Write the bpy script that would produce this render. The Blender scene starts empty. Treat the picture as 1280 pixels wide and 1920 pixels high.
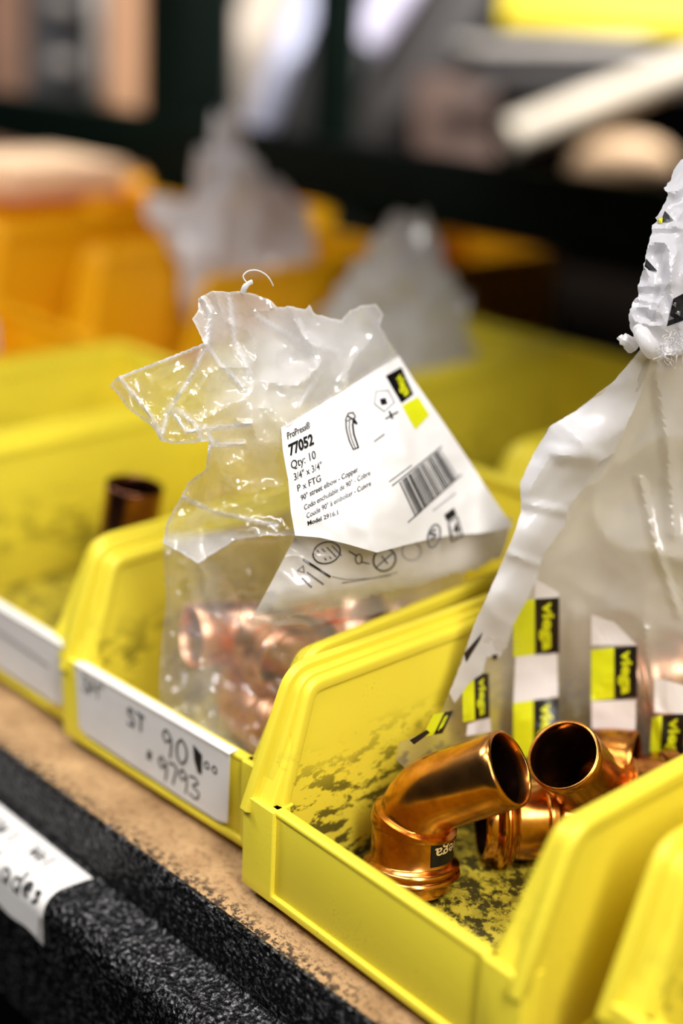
import bpy, bmesh, math, random
import numpy as np
from mathutils import Vector, Matrix, noise
from mathutils.geometry import delaunay_2d_cdt
random.seed(7)
S = 0.001                                   # everything below is written in millimetres
V = Vector
scn = bpy.context.scene
COL = scn.collection

# ------------------------------------------------------------------ camera
CP = V((264.02, -227.91, 251.38))
CR = V((0.692807, 0.719795, 0.043746)); CU = V((-0.279832, 0.212442, 0.936249)); CF = V((-0.664614, 0.660881, -0.348603))
FPX = 2611.0
cd = bpy.data.cameras.new('camera'); cam = bpy.data.objects.new('camera', cd); COL.objects.link(cam)
cd.sensor_fit = 'VERTICAL'; cd.sensor_height = 36; cd.lens = FPX / 1920 * 36
cd.clip_start = 0.02; cd.clip_end = 60
m = Matrix((CR, CU, -CF)).transposed().to_4x4(); m.translation = CP * S
cam.matrix_world = m
cd.dof.use_dof = True; cd.dof.focus_distance = 0.398; cd.dof.aperture_fstop = 3.1; cd.dof.aperture_blades = 9
scn.camera = cam
# ------------------------------------------------------------------ world, lights, exposure
w = bpy.data.worlds.new('world'); scn.world = w; w.use_nodes = True
w.node_tree.nodes['Background'].inputs[0].default_value = (.75, .80, 1, 1)
w.node_tree.nodes['Background'].inputs[1].default_value = .035
scn.view_settings.view_transform = 'Standard'; scn.view_settings.look = 'None'
scn.view_settings.exposure = -0.50; scn.view_settings.gamma = 1.0; scn.view_settings.use_curve_mapping = False
scn.cycles.transparent_max_bounces = 40
def area(name, loc, target, sx, sy, power, color):
    l = bpy.data.lights.new(name, 'AREA'); l.shape = 'RECTANGLE'; l.size = sx * S; l.size_y = sy * S; l.energy = power; l.color = color
    o = bpy.data.objects.new(name, l); COL.objects.link(o); o.location = V(loc) * S
    o.rotation_euler = (V(target) - V(loc)).to_track_quat('-Z', 'Y').to_euler()
area('aisle_lamp', (-50, -800, 1400), (0, 60, 40), 1300, 200, 17, (1, .96, .92))
area('overhead_lamp', (-60, 115, 1350), (-20, 40, 0), 1000, 120, 16, (1, .97, .94))
area('near_lamp', (900, -350, 1050), (0, 60, 40), 260, 900, 30, (1, .96, .93))
area('left_fill', (-1000, -350, 1150), (-350, 250, 60), 300, 300, 15, (.97, .97, 1))  # unseen light added to brighten the bins and bags at left
area('rear_aisle_lamp', (-100, 1150, 1250), (-950, 1100, 150), 500, 300, 60, (1, .97, .94))

# ------------------------------------------------------------------ materials
def srgb(r, g, b):
    f = lambda c: (c / 255 / 12.92) if c <= 10 else ((c / 255 + .055) / 1.055) ** 2.4
    return (f(r), f(g), f(b), 1)
class NT:
    def __init__(s, name):
        s.m = bpy.data.materials.new(name); s.m.use_nodes = True; s.t = s.m.node_tree; s.t.nodes.clear()
        s.out = s.n('ShaderNodeOutputMaterial')
    def n(s, typ, **kw):
        x = s.t.nodes.new(typ)
        for k, v in kw.items():
            if k in x.inputs: x.inputs[k].default_value = v
            else: setattr(x, k, v)
        return x
    def l(s, a, b): s.t.links.new(a, b)
    def coord(s, scale=1.0, kind='Object'):
        tc = s.n('ShaderNodeTexCoord'); mp = s.n('ShaderNodeMapping')
        mp.inputs['Scale'].default_value = (scale,) * 3 if isinstance(scale, (int, float)) else scale
        s.l(tc.outputs[kind], mp.inputs[0]); return mp.outputs[0]
    def noise(s, co, scale, detail=3, rough=.5):
        x = s.n('ShaderNodeTexNoise', Scale=scale, Detail=detail, Roughness=rough); s.l(co, x.inputs['Vector']); return x.outputs['Fac']
    def ramp(s, fac, stops):
        x = s.n('ShaderNodeValToRGB'); s.l(fac, x.inputs[0]); cr = x.color_ramp
        while len(cr.elements) < len(stops): cr.elements.new(.5)
        for e, (p, c) in zip(cr.elements, stops):
            e.position = p; e.color = c if hasattr(c, '__len__') else (c, c, c, 1)
        return x.outputs[0]
    def mix(s, fac, a, b, blend='MIX'):
        x = s.n('ShaderNodeMix', data_type='RGBA', blend_type=blend)
        for sock, v in ((x.inputs[0], fac), (x.inputs[6], a), (x.inputs[7], b)):
            if hasattr(v, 'links'): s.l(v, sock)
            else: sock.default_value = v
        return x.outputs[2]
    def math(s, op, a, b=0.0, clamp=False):
        x = s.n('ShaderNodeMath', operation=op); x.use_clamp = clamp
        for i, v in enumerate((a, b)):
            if hasattr(v, 'links'): s.l(v, x.inputs[i])
            else: x.inputs[i].default_value = v
        return x.outputs[0]
    def bump(s, h, strength, dist):
        x = s.n('ShaderNodeBump', Strength=strength, Distance=dist); s.l(h, x.inputs['Height']); return x.outputs[0]
    def fin(s, sh): s.l(sh, s.out.inputs[0]); return s.m
def flat(name, col, rough=.5, metal=0.0, bumpsc=None, bumpst=.2, var=0.0, spec=.5):
    t = NT(name); b = t.n('ShaderNodeBsdfPrincipled'); b.inputs['Roughness'].default_value = rough; b.inputs['Metallic'].default_value = metal
    b.inputs['Specular IOR Level'].default_value = spec
    co = t.coord()
    nz = t.noise(co, bumpsc or 60, 3)
    dark = tuple(c * (1 - var) for c in col[:3]) + (1,)
    t.l(t.ramp(nz, [(.35, dark), (.65, col)]), b.inputs['Base Color'])
    if bumpsc: t.l(t.bump(nz, bumpst, .001), b.inputs['Normal'])
    return t.fin(b.outputs[0])

def bin_plastic(name, col, grime=0.0, seed=0.0):
    t = NT(name); b = t.n('ShaderNodeBsdfPrincipled')
    co = t.coord(); off = t.n('ShaderNodeVectorMath', operation='ADD'); t.l(co, off.inputs[0]); off.inputs[1].default_value = (seed, seed * .7, 0)
    co2 = off.outputs[0]
    sx = t.n('ShaderNodeSeparateXYZ'); t.l(co, sx.inputs[0]); X, Y, Z = sx.outputs
    # general mottling and speckle of dust
    mott = t.ramp(t.noise(co2, 22, 4), [(.3, tuple(c * .93 for c in col[:3]) + (1,)), (.7, col)])
    spk = t.ramp(t.noise(co2, 1500, 2), [(.62, 0.0), (.70, 1.0)]); area_ = t.ramp(t.noise(co2, 45, 2), [(.50, 0.0), (.66, 1.0)])
    base = t.mix(t.math('MULTIPLY', t.math('MULTIPLY', spk, area_), .55), mott, (.10, .08, .02, 1))
    if grime > 0:
        # scuffs on the inside of the left wall, low down
        mp = t.n('ShaderNodeMapping'); mp.inputs['Rotation'].default_value = (math.radians(-35), 0, 0); mp.inputs['Scale'].default_value = (95, 100, 230); t.l(co2, mp.inputs[0])
        st = t.ramp(t.noise(mp.outputs[0], 1.0, 5, .62), [(.51, 0.0), (.56, 1.0)])
        patch = t.ramp(t.noise(co2, 26, 2), [(.38, 0.0), (.52, 1.0)])
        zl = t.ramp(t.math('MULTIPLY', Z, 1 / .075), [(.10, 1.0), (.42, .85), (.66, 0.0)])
        inx = t.math('MULTIPLY', t.math('GREATER_THAN', X, .0065), t.math('LESS_THAN', X, .0985))
        iny = t.math('MULTIPLY', t.math('GREATER_THAN', Y, .0065), t.math('LESS_THAN', Y, .17))
        wall = t.math('MULTIPLY', t.math('MULTIPLY', st, zl), t.math('MULTIPLY', t.math('MULTIPLY', inx, iny), patch))
        fl = t.math('MULTIPLY', t.math('LESS_THAN', Z, .0085), t.math('MULTIPLY', inx, iny))
        fn = t.ramp(t.noise(co2, 230, 6, .7), [(.45, 1.0), (.55, 0.0)])
        fl = t.math('MULTIPLY', fl, fn)
        g = t.math('MULTIPLY', t.math('MAXIMUM', wall, fl), grime, True)
        film = t.math('MULTIPLY', t.math('MULTIPLY', inx, iny), t.ramp(t.math('MULTIPLY', Z, 1 / .075), [(.08, .35), (.4, .0)]))  # painted shade: interior colour darkens towards the bin floor
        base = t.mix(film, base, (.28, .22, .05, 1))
        base = t.mix(t.math('MULTIPLY', g, .93), base, (.012, .010, .006, 1))
    t.l(base, b.inputs['Base Color'])
    b.inputs['Roughness'].default_value = .42; b.inputs['Specular IOR Level'].default_value = .35
    
    t.l(t.bump(t.noise(co2, 500, 2), .10, .0004), b.inputs['Normal'])
    return t.fin(b.outputs[0])
YEL = srgb(238, 219, 62); ORG = srgb(242, 176, 8)
M_yel = bin_plastic('yellow_plastic', YEL, .75, .31)
M_main = bin_plastic('scuffed_yellow_plastic', YEL, 1.0, .0)
M_org = bin_plastic('orange_plastic', ORG, .0, .5)

def copper(name, rr=(.30, .16), tint=(.78, .35, .09, 1), dark=(.44, .15, .02, 1)):
    t = NT(name); b = t.n('ShaderNodeBsdfPrincipled'); b.inputs['Metallic'].default_value = 1
    co = t.coord(); n1 = t.noise(co, 55, 4, .6); n2 = t.noise(co, 160, 3)
    t.l(t.mix(t.ramp(n2, [(.5, 0.0), (.8, .5)]), t.ramp(n1, [(.36, dark), (.56, tint)]), (.16, .06, .03, 1)), b.inputs['Base Color'])
    t.l(t.ramp(n1, [(.3, rr[0]), (.7, rr[1])]), b.inputs['Roughness'])
    t.l(t.bump(t.noise(co, 90, 2), .08, .001), b.inputs['Normal'])
    return t.fin(b.outputs[0])
M_cop = copper('copper'); M_copb = copper('bright_copper', (.42, .30), (.99, .62, .42, 1), (.88, .42, .24, 1))
M_boreshade = copper('shaded_bore', (.5, .4), (.035, .014, .008, 1), (.015, .007, .004, 1))  # bore colour darkened to stand for the shade deep in the tube
M_copd = copper('tarnished_copper', (.3, .2), (.30, .12, .07, 1), (.12, .05, .03, 1))

def film(name, tint=(.93, .93, .95, 1), haze=.12, rough=.10, gloss=.9, usehaze=False, edge=.35):
    t = NT(name)
    tr = t.n('ShaderNodeBsdfTransparent'); tr.inputs[0].default_value = (.97, .97, .97, 1)
    df = t.n('ShaderNodeBsdfDiffuse'); df.inputs[0].default_value = tint
    tl = t.n('ShaderNodeBsdfTranslucent'); tl.inputs[0].default_value = tint
    gl = t.n('ShaderNodeBsdfGlossy'); gl.inputs['Roughness'].default_value = rough; gl.inputs[0].default_value = (1, 1, 1, 1)
    a = t.n('ShaderNodeMixShader'); a.inputs[0].default_value = .42; t.l(df.outputs[0], a.inputs[1]); t.l(tl.outputs[0], a.inputs[2])
    lw = t.n('ShaderNodeLayerWeight', Blend=.3)
    f3 = t.math('POWER', lw.outputs['Facing'], 2.5)
    h = haze
    if usehaze:
        at_ = t.n('ShaderNodeAttribute', attribute_name='haze'); h = at_.outputs['Fac']
    fac = t.math('ADD', h, t.math('MULTIPLY', f3, edge), True)
    x = t.n('ShaderNodeMixShader'); t.l(fac, x.inputs[0]); t.l(tr.outputs[0], x.inputs[1]); t.l(a.outputs[0], x.inputs[2])
    refl = t.math('MULTIPLY', t.math('ADD', .045, t.math('MULTIPLY', t.math('POWER', lw.outputs['Facing'], 4), .6)), gloss, True)
    y = t.n('ShaderNodeMixShader'); t.l(refl, y.inputs[0]); t.l(x.outputs[0], y.inputs[1]); t.l(gl.outputs[0], y.inputs[2])
    co = t.coord(); bm_ = t.bump(t.noise(co, 90, 2), .10, .0015)
    for q in (gl, df): t.l(bm_, q.inputs['Normal'])
    return t.fin(y.outputs[0])
M_film = film('clear_film', haze=.10, usehaze=True, gloss=1.5, edge=.35, rough=.16)
M_whitefilm = film('white_film', (.86, .85, .86, 1), haze=.97, gloss=.5, rough=.25)
M_bodyfilm = film('milky_film', (.80, .76, .70, 1), usehaze=True, gloss=.8, rough=.18, edge=.1)
M_paper = flat('label_paper', srgb(238, 236, 234), .5, bumpsc=150, bumpst=.03)
M_cardlabel = flat('dull_label_paper', srgb(226, 223, 218), .55, bumpsc=120, bumpst=.15, var=.04)
M_ink = flat('black_ink', srgb(16, 15, 16), .35)
M_grey = flat('grey_ink', srgb(96, 94, 96), .5)
M_lime = flat('yellow_ink', srgb(216, 220, 24), .4)
M_marker = flat('marker_ink', srgb(22, 22, 24), .4)

# ------------------------------------------------------------------ helpers
def at(u, v, d): return CP + (CF + CR * ((u - 640) / FPX) - CU * ((v - 960) / FPX)) * d
class MB:
    def __init__(s): s.v = []; s.f = []
    def add(s, vs, fs):
        k = len(s.v); s.v += [V(x) for x in vs]; s.f += [tuple(i + k for i in f) for f in fs]; return s
    def prism(s, poly, axis, a, b, bev=0.0):
        """polygon in the two other axes, extruded from a to b along axis, edges rounded by bev"""
        bm = bmesh.new()
        def P(p, t):
            if axis == 0: return V((t, p[0], p[1]))
            if axis == 1: return V((p[0], t, p[1]))
            return V((p[0], p[1], t))
        A = [bm.verts.new(P(p, a)) for p in poly]; B = [bm.verts.new(P(p, b)) for p in poly]; n = len(poly)
        bm.faces.new(A); bm.faces.new(B[::-1])
        for i in range(n): bm.faces.new((A[i], B[i], B[(i + 1) % n], A[(i + 1) % n]))
        return s._fin(bm, bev)
    def _fin(s, bm, bev, M=None):
        bmesh.ops.recalc_face_normals(bm, faces=bm.faces)
        if bev > 0:
            es = [e for e in bm.edges if e.is_manifold and e.calc_face_angle(0) > .35]
            bmesh.ops.bevel(bm, geom=es, offset=bev, segments=3, profile=.5, affect='EDGES', clamp_overlap=True)
        bm.verts.ensure_lookup_table(); bm.verts.index_update()
        vs = [(M @ v.co) if M else v.co.copy() for v in bm.verts]
        s.add(vs, [[v.index for v in f.verts] for f in bm.faces]); bm.free(); return s
    def box(s, x0, x1, y0, y1, z0, z1, bev=0.0): return s.prism([(y0, z0), (y1, z0), (y1, z1), (y0, z1)], 0, x0, x1, bev)
    def obox(s, P, Q, side, wd, th, bev=0.0):
        """beam from P to Q, width wd along side, thickness th across"""
        P = V(P); Q = V(Q); z = (Q - P); L = z.length; z.normalize(); x = (V(side) - z * V(side).dot(z)).normalized(); y = z.cross(x)
        M = Matrix((x, y, z)).transposed().to_4x4(); M.translation = P
        bm = bmesh.new(); bmesh.ops.create_cube(bm, size=1)
        for v in bm.verts: v.co = V((v.co.x * wd, v.co.y * th, (v.co.z + .5) * L))
        return s._fin(bm, bev, M)
    def tube(s, pts, rad, n=8, cap=True, sq=None):
        pts = [V(p) for p in pts]; m_ = len(pts)
        rad = rad if hasattr(rad, '__len__') else [rad] * m_
        t0 = (pts[1] - pts[0]).normalized(); nrm = t0.orthogonal().normalized(); vs = []
        for i, p in enumerate(pts):
            t = ((pts[min(i + 1, m_ - 1)] - pts[max(i - 1, 0)])).normalized()
            nrm = (nrm - t * nrm.dot(t)).normalized(); b = t.cross(nrm)
            for k in range(n):
                a = 2 * math.pi * k / n; vs.append(p + (nrm * math.cos(a) + b * math.sin(a)) * rad[i])
        fs = [(i * n + k, i * n + (k + 1) % n, (i + 1) * n + (k + 1) % n, (i + 1) * n + k) for i in range(m_ - 1) for k in range(n)]
        if cap: fs += [tuple(range(n))[::-1], tuple((m_ - 1) * n + k for k in range(n))]
        return s.add(vs, fs)
    def build(s, name, mat, parent=None, origin=(0, 0, 0), smooth=True, angle=35):
        o0 = V(origin)
        me = bpy.data.meshes.new(name); me.from_pydata([((p - o0) * S) for p in s.v], [], s.f); me.update()
        me.materials.append(mat)
        if smooth:
            me.polygons.foreach_set('use_smooth', [True] * len(me.polygons))
            me.set_sharp_from_angle(angle=math.radians(angle))
        o = bpy.data.objects.new(name, me); COL.objects.link(o)
        if parent: o.parent = parent
        else: o.location = o0 * S
        return o
def tag(o, label=None, cat=None, group=None, kind=None):
    if label: o['label'] = label
    if cat: o['category'] = cat
    if group: o['group'] = group
    if kind: o['kind'] = kind
    return o
def empty(name, loc, label, cat, group=None, rz=0.0):
    o = bpy.data.objects.new(name, None); COL.objects.link(o); o.location = V(loc) * S; o.rotation_euler = (0, 0, rz)
    o.empty_display_size = .01
    return tag(o, label, cat, group)
def copy_tree(o, parent=None):
    c = o.copy(); COL.objects.link(c); c.parent = parent
    for ch in list(o.children): copy_tree(ch, c)
    return c
def spline(pts, n):
    """Catmull-Rom through points, n steps each"""
    pts = [V(p) for p in pts]; out = []
    for i in range(len(pts) - 1):
        p0 = pts[max(i - 1, 0)]; p1 = pts[i]; p2 = pts[i + 1]; p3 = pts[min(i + 2, len(pts) - 1)]
        for k in range(n):
            t = k / n; out.append(.5 * ((2 * p1) + (p2 - p0) * t + (2 * p0 - 5 * p1 + 4 * p2 - p3) * t * t + (3 * p1 - p0 - 3 * p2 + p3) * t ** 3))
    out.append(pts[-1]); return out

# ------------------------------------------------------------------ the room
mb = MB(); mb.box(-6000, 4000, -3000, 4200, -960, -900); tag(mb.build('floor', flat('concrete', srgb(16, 14, 13), .9, bumpsc=8, var=.3, spec=.05), origin=(0, 0, -900), smooth=False), kind='structure')
mb = MB(); mb.box(-6000, 4000, 4150, 4250, -900, 2600); tag(mb.build('wall_back', flat('dark_wall', srgb(14, 11, 10), .9, bumpsc=4, var=.3, spec=.05), smooth=False, origin=(0, 4150, -900)), kind='structure')
mb = MB(); mb.box(-6100, -6000, -3000, 4200, -900, 2600); tag(mb.build('wall_left', flat('dark_side_wall', srgb(30, 26, 22), .8, bumpsc=4, var=.3), smooth=False, origin=(-6000, 0, -900)), kind='structure')

# ------------------------------------------------------------------ storage rack: board, beams, post
def board_mat():
    t = NT('particle_board'); b = t.n('ShaderNodeBsdfPrincipled', Roughness=.75)
    co = t.coord(); a = t.noise(co, 420, 4, .7); c = t.noise(co, 60, 4); dsp = t.ramp(t.noise(co, 900, 3, .7), [(.60, 0.0), (.72, 1.0)])
    base = t.mix(t.ramp(c, [(.3, 0.0), (.7, 1.0)]), srgb(146, 112, 72), srgb(186, 150, 104))
    base = t.mix(t.math('MULTIPLY', t.ramp(a, [(.35, 1.0), (.5, 0.0)]), .6), base, srgb(96, 66, 36))
    sx = t.n('ShaderNodeSeparateXYZ'); t.l(co, sx.inputs[0])
    edge = t.ramp(t.math('ADD', t.math('MULTIPLY', sx.outputs[1], -60), t.math('MULTIPLY', c, .8)), [(.55, 0.0), (1.1 / 1.2, 1.0)])
    base = t.mix(t.math('MULTIPLY', edge, t.ramp(a, [(.46, 1.0), (.54, 0.0)])), base, srgb(52, 34, 18))
    base = t.mix(dsp, base, srgb(70, 46, 26))
    t.l(base, b.inputs['Base Color']); t.l(t.bump(a, .5, .0012), b.inputs['Normal']); return t.fin(b.outputs[0])
def hammered(name, lo, hi, metal=.6):
    t = NT(name); b = t.n('ShaderNodeBsdfPrincipled', Roughness=.38, Metallic=metal)
    co = t.coord(); v = t.n('ShaderNodeTexVoronoi', Scale=520); t.l(co, v.inputs['Vector'])
    n_ = t.noise(co, 700, 3, .6)
    t.l(t.ramp(n_, [(.50, lo), (.66, hi)]), b.inputs['Base Color'])
    t.l(t.bump(t.math('ADD', n_, v.outputs['Distance']), .8, .0012), b.inputs['Normal']); return t.fin(b.outputs[0])
rack = empty('storage_rack', (0, 0, -900), 'steel storage rack with brown board shelf, black front beam and dark green rear beam', 'shelving rack')
RO = (0, 0, -900)
mb = MB(); mb.box(-900, 700, -10, 450, -18, 0, .6); mb.build('shelf_board', board_mat(), rack, RO, False)
mb = MB(); mb.box(-900, 700, 470, 930, -18, 0, .6); mb.build('rear_shelf_board', flat('near_black_board', srgb(14, 8, 4), .9, bumpsc=40, var=.3, spec=.05), rack, RO, False)  # rear board in one even near-black brown
M_ham = hammered('black_hammered_paint', (.007, .007, .008, 1), (.17, .165, .165, 1), .8)
mb = MB()
prof = [(-10.2, .6), (-13.0, .6), (-14.2, -.6), (-14.4, -19), (-15.0, -20.2), (-16.5, -20.6)]
# upper leg of the beam
mb.prism([(-10.2, 1.0), (-11.4, 1.0), (-12.0, .2), (-12.0, -22), (-10.2, -22)], 0, -900, 700, 0)
# stepped lower flange with a rounded shoulder
sh = [(-11.8, -19.2), (-13.0, -20.2)] + [(-24 - 6.5 * math.sin(a), -28 + 7.0 * math.cos(a)) for a in [i * math.pi / 2 / 8 for i in range(9)]] + [(-31, -75), (-11.8, -75)]
mb.prism(sh, 0, -900, 700, 0)
tag(mb.build('front_beam', M_ham, rack, RO, True, 50), 'black beam in hammered paint along the front of the shelf')
M_grn = flat('dark_green_paint', srgb(4, 19, 13), .6, bumpsc=30, var=.3, spec=.12)
mb = MB(); mb.box(-900, 700, 451, 468, 112, 156, 1.5); tag(mb.build('rear_beam', M_grn, rack, RO, True), 'dark green beam')
mb = MB(); mb.box(-658, -612, 452, 500, -900, 900, 1.5); mb.build('post', M_grn, rack, RO, True)
for xx in (722, -922):
    for y0 in (-10, 890):
        mb = MB(); mb.box(xx - 20, xx + 20, y0, y0 + 40, -900, 900, 1.5); mb.build('post', M_grn, rack, RO, True)
mb = MB(); mb.box(-470, 700, 75, 930, 385, 403, 1); mb.build('unseen_shade_shelf', flat('upper_board', srgb(120, 92, 60), .8, bumpsc=60, var=.2), rack, RO, False)  # unseen shelf, its extent cut to shade the second row but not the left

# ------------------------------------------------------------------ yellow hopper-front bins
def offset_poly(path, d):
    """inward (right-hand) offset of an open polyline in the y-z plane"""
    out = []
    for i, p in enumerate(path):
        p = V(p); a = V(path[i - 1]) if i else None; b = V(path[i + 1]) if i < len(path) - 1 else None
        n1 = n2 = None
        if a is not None: t = (p - a).normalized(); n1 = V((t.y, -t.x))
        if b is not None: t = (b - p).normalized(); n2 = V((t.y, -t.x))
        if n1 is None: n1 = n2
        if n2 is None: n2 = n1
        n = (n1 + n2).normalized(); out.append(p + n * (d / max(.3, n.dot(n1))))
    return out
def bin_mesh(W, L=187, H=71, hf=34, yb=14.4, zb=3.5):
    mb = MB()
    # rim path from front lip corner up the slant, round the corner, along the top
    c = V((yb, H)); d1 = (V((0, hf)) - c).normalized(); d2 = V((1, 0)); r = 7
    arc = [(c + d1 * r) * (1 - t) ** 2 + c * 2 * t * (1 - t) + (c + d2 * r) * t * t for t in [i / 6 for i in range(7)]]
    path = [V((0, hf)) - (c - V((0, hf))).normalized() * 5] + arc + [V((L, H))]
    def strip(x0, x1, o0, o1, bev, sgn):
        A = offset_poly(path, o0); B = offset_poly(path, o1)
        bm = bmesh.new(); rings = []
        for a, b in zip(A, B):
            q = [(x0, a), (x1, a), (x1, b), (x0, b)]
            rings.append([bm.verts.new(V((x if sgn > 0 else W - x, p.x, p.y))) for x, p in q])
        for i in range(len(rings) - 1):
            for k in range(4): bm.faces.new((rings[i][k], rings[i][(k + 1) % 4], rings[i + 1][(k + 1) % 4], rings[i + 1][k]))
        bm.faces.new(rings[0]); bm.faces.new(rings[-1][::-1])
        mb._fin(bm, bev)
    for sgn in (1, -1):
        k0 = len(mb.v)
        strip(0, 3.4, 0, 4.5, .8, sgn)                    # outer flange
        strip(.8, 6.0, 2.1, 5.5, .5, sgn)                 # dusty ledge
        strip(4.6, 8.2, 3.2, 7.2, 1.2, sgn)               # inner bead
        pan = [(1.2, zb)] + [tuple(p) for p in offset_poly(path, 4.2)] + [(L, zb)]
        pan[1] = (1.2, hf - 1.0)
        x0, x1 = (1.0, 7.2) if sgn > 0 else (W - 7.2, W - 1.0)
        mb.prism(pan, 0, x0, x1, .6)
        for p in mb.v[k0:]:                               # moulding draft: the wall thickens downwards
            dx = p.x if sgn > 0 else W - p.x
            dx += 4.6 * min(1, max(0, (dx - 3) / 5)) * (H - p.z) / (H - hf); p.x = dx if sgn > 0 else W - dx
        # outer rib and foot
        x0, x1 = (-.4, 2) if sgn > 0 else (W - 2, W + .4)
        mb.prism([(62, zb + 1), (64.5, zb + 1), (66, H - 5), (61, H - 5)], 0, x0, x1, .4)
        mb.prism([(0.6, zb), (L, zb), (L, zb + 3.2), (0.6, zb + 3.2)], 0, x0 + (.2 if sgn > 0 else 0), x1 - (0 if sgn > 0 else .2), .5)
        # corner posts of the front
        x0, x1 = (0, 13.5) if sgn > 0 else (W - 13.5, W)
        mb.prism([(x0, zb + 3.2), (x0 + (0 if sgn > 0 else 3.2), zb), (x1 - (3.2 if sgn > 0 else 0) + (3.2 if sgn > 0 else 0), zb), (x1, zb + 3.2), (x1, hf), (x0, hf)], 1, 0, 8, .5)
        # stacking nub on the rim
        xc = 2.6 if sgn > 0 else W - 2.6
        mb.prism([(yb + 1, H - 2), (yb + 7, H - 2), (yb + 5.6, H + 1.0), (yb + 2.4, H + 1.0)], 0, xc - 2.2, xc - .2, .5) if False else None
        # back corner of wall
    mb.box(10, W - 10, 1.4, 4.0, zb + 1, hf - .6, .4)     # recessed front panel
    mb.box(8, W - 8, 1.1, 4.9, hf - 2.4, hf, 1.0)         # lip bead
    mb.box(3, W - 3, .1, 3.6, zb, zb + 2.8, .6)           # bottom ledge
    mb.box(1.5, W - 1.5, 3, L - .5, zb, zb + 2.6, .4)     # bin floor
    mb.box(1.0, W - 1.0, L - 3, L, zb, H - 1, .6)         # back wall
    mb.box(.2, W - .2, L - 4.5, L + .6, H - 4.5, H, 1.0)
    for x0, x1, y0, y1 in ((6, 9, 9, L - 6), (W - 9, W - 6, 9, L - 6), (9, W - 9, 9, 12), (9, W - 9, L - 9, L - 6)):
        mb.box(x0, x1, y0, y1, 0, zb + 1, .3)             # feet
    return mb
def make_bin(W, mat, loc, rz, label, group):
    t = empty('storage_bin', V(loc) + V((0, 0, .2)), label, 'storage bin', group, rz)
    b = bin_mesh(W).build('bin_body', mat, t); return t
G1 = 'hopper-front bins on the shelf'
bin_main = make_bin(106.5, M_main, (0, 0, 0), -.031, 'yellow plastic bin in sharp focus with black scuffs and loose copper elbows', G1)
def bin_copy(loc, rz, label, mat=None, group=G1):
    c = copy_tree(bin_main); c.location = (V(loc) + V((0, 0, .2))) * S; c.rotation_euler = (0, 0, rz); c['label'] = label; c['group'] = group
    for ch in c.children:
        if mat:
            ch.material_slots[0].link = 'OBJECT'; ch.material_slots[0].material = mat
    return c
bin_left = bin_copy((-107.4, 8.8, 0), .028, 'yellow plastic bin with white handwritten ST 90 label on its front', M_yel)
bin_right = bin_copy((121.2, 6.8, 0), -.025, 'yellow plastic bin cut off at the lower right corner of the photo', M_yel)
bin_wide = make_bin(122, M_yel, (-233, 12, 0), .01, 'blurred yellow bin with a plain white label strip at left edge', G1)
bin_copy((-343, 14, 0), .0, 'blurred yellow bin directly beyond the one with the plain white label strip', M_yel)
lbs = ['blurred orange bin, nearest of the orange ones in the front row', 'blurred orange bin, second of the orange ones in the front row', 'blurred orange bin, third of the orange ones in the front row', 'blurred orange bin, farthest in the front row']
for i, x in enumerate((-456, -566, -676, -786)): bin_copy((x, 10 + 4 * i, 0), .01 * (i % 2), lbs[i], M_org)
G2 = 'bins in the second row, behind the front row'
lb2 = ['blurred yellow bin behind the sharp bin, its rounded wall corner showing beside the label bag',
       'blurred yellow bin of the second row, behind the label bag',
       'blurred yellow second-row bin whose lit back rim shows right of the label bag',
       'blurred orange bin of the second row holding the crumpled bag of grey parts', 'blurred orange bin of the second row under the tall crumpled bag',
       'blurred orange bin of the second row, left of the bags', 'blurred orange bin of the second row, farthest left']
for i, x in enumerate((-93, -200, -309, -420, -530, -640, -750)):
    c = bin_copy((x, 222, 0), .01 * ((i * 3) % 2), lb2[i], M_yel if i < 3 else M_org, G2)
    if i > 2: c.scale = (1, 1, 1.5)
G3 = 'orange bins in the rear row beyond the green beam'
lb3 = ['blurred orange bin beyond the green beam, rightmost of its row', 'blurred orange bin beyond the green beam, second from the right', 'blurred orange bin beyond the green beam, leftmost of its row']
for i, x in enumerate((-510, -772, -884)): bin_copy((x, 480, 0), 0, lb3[i], M_org, G3)

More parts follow.
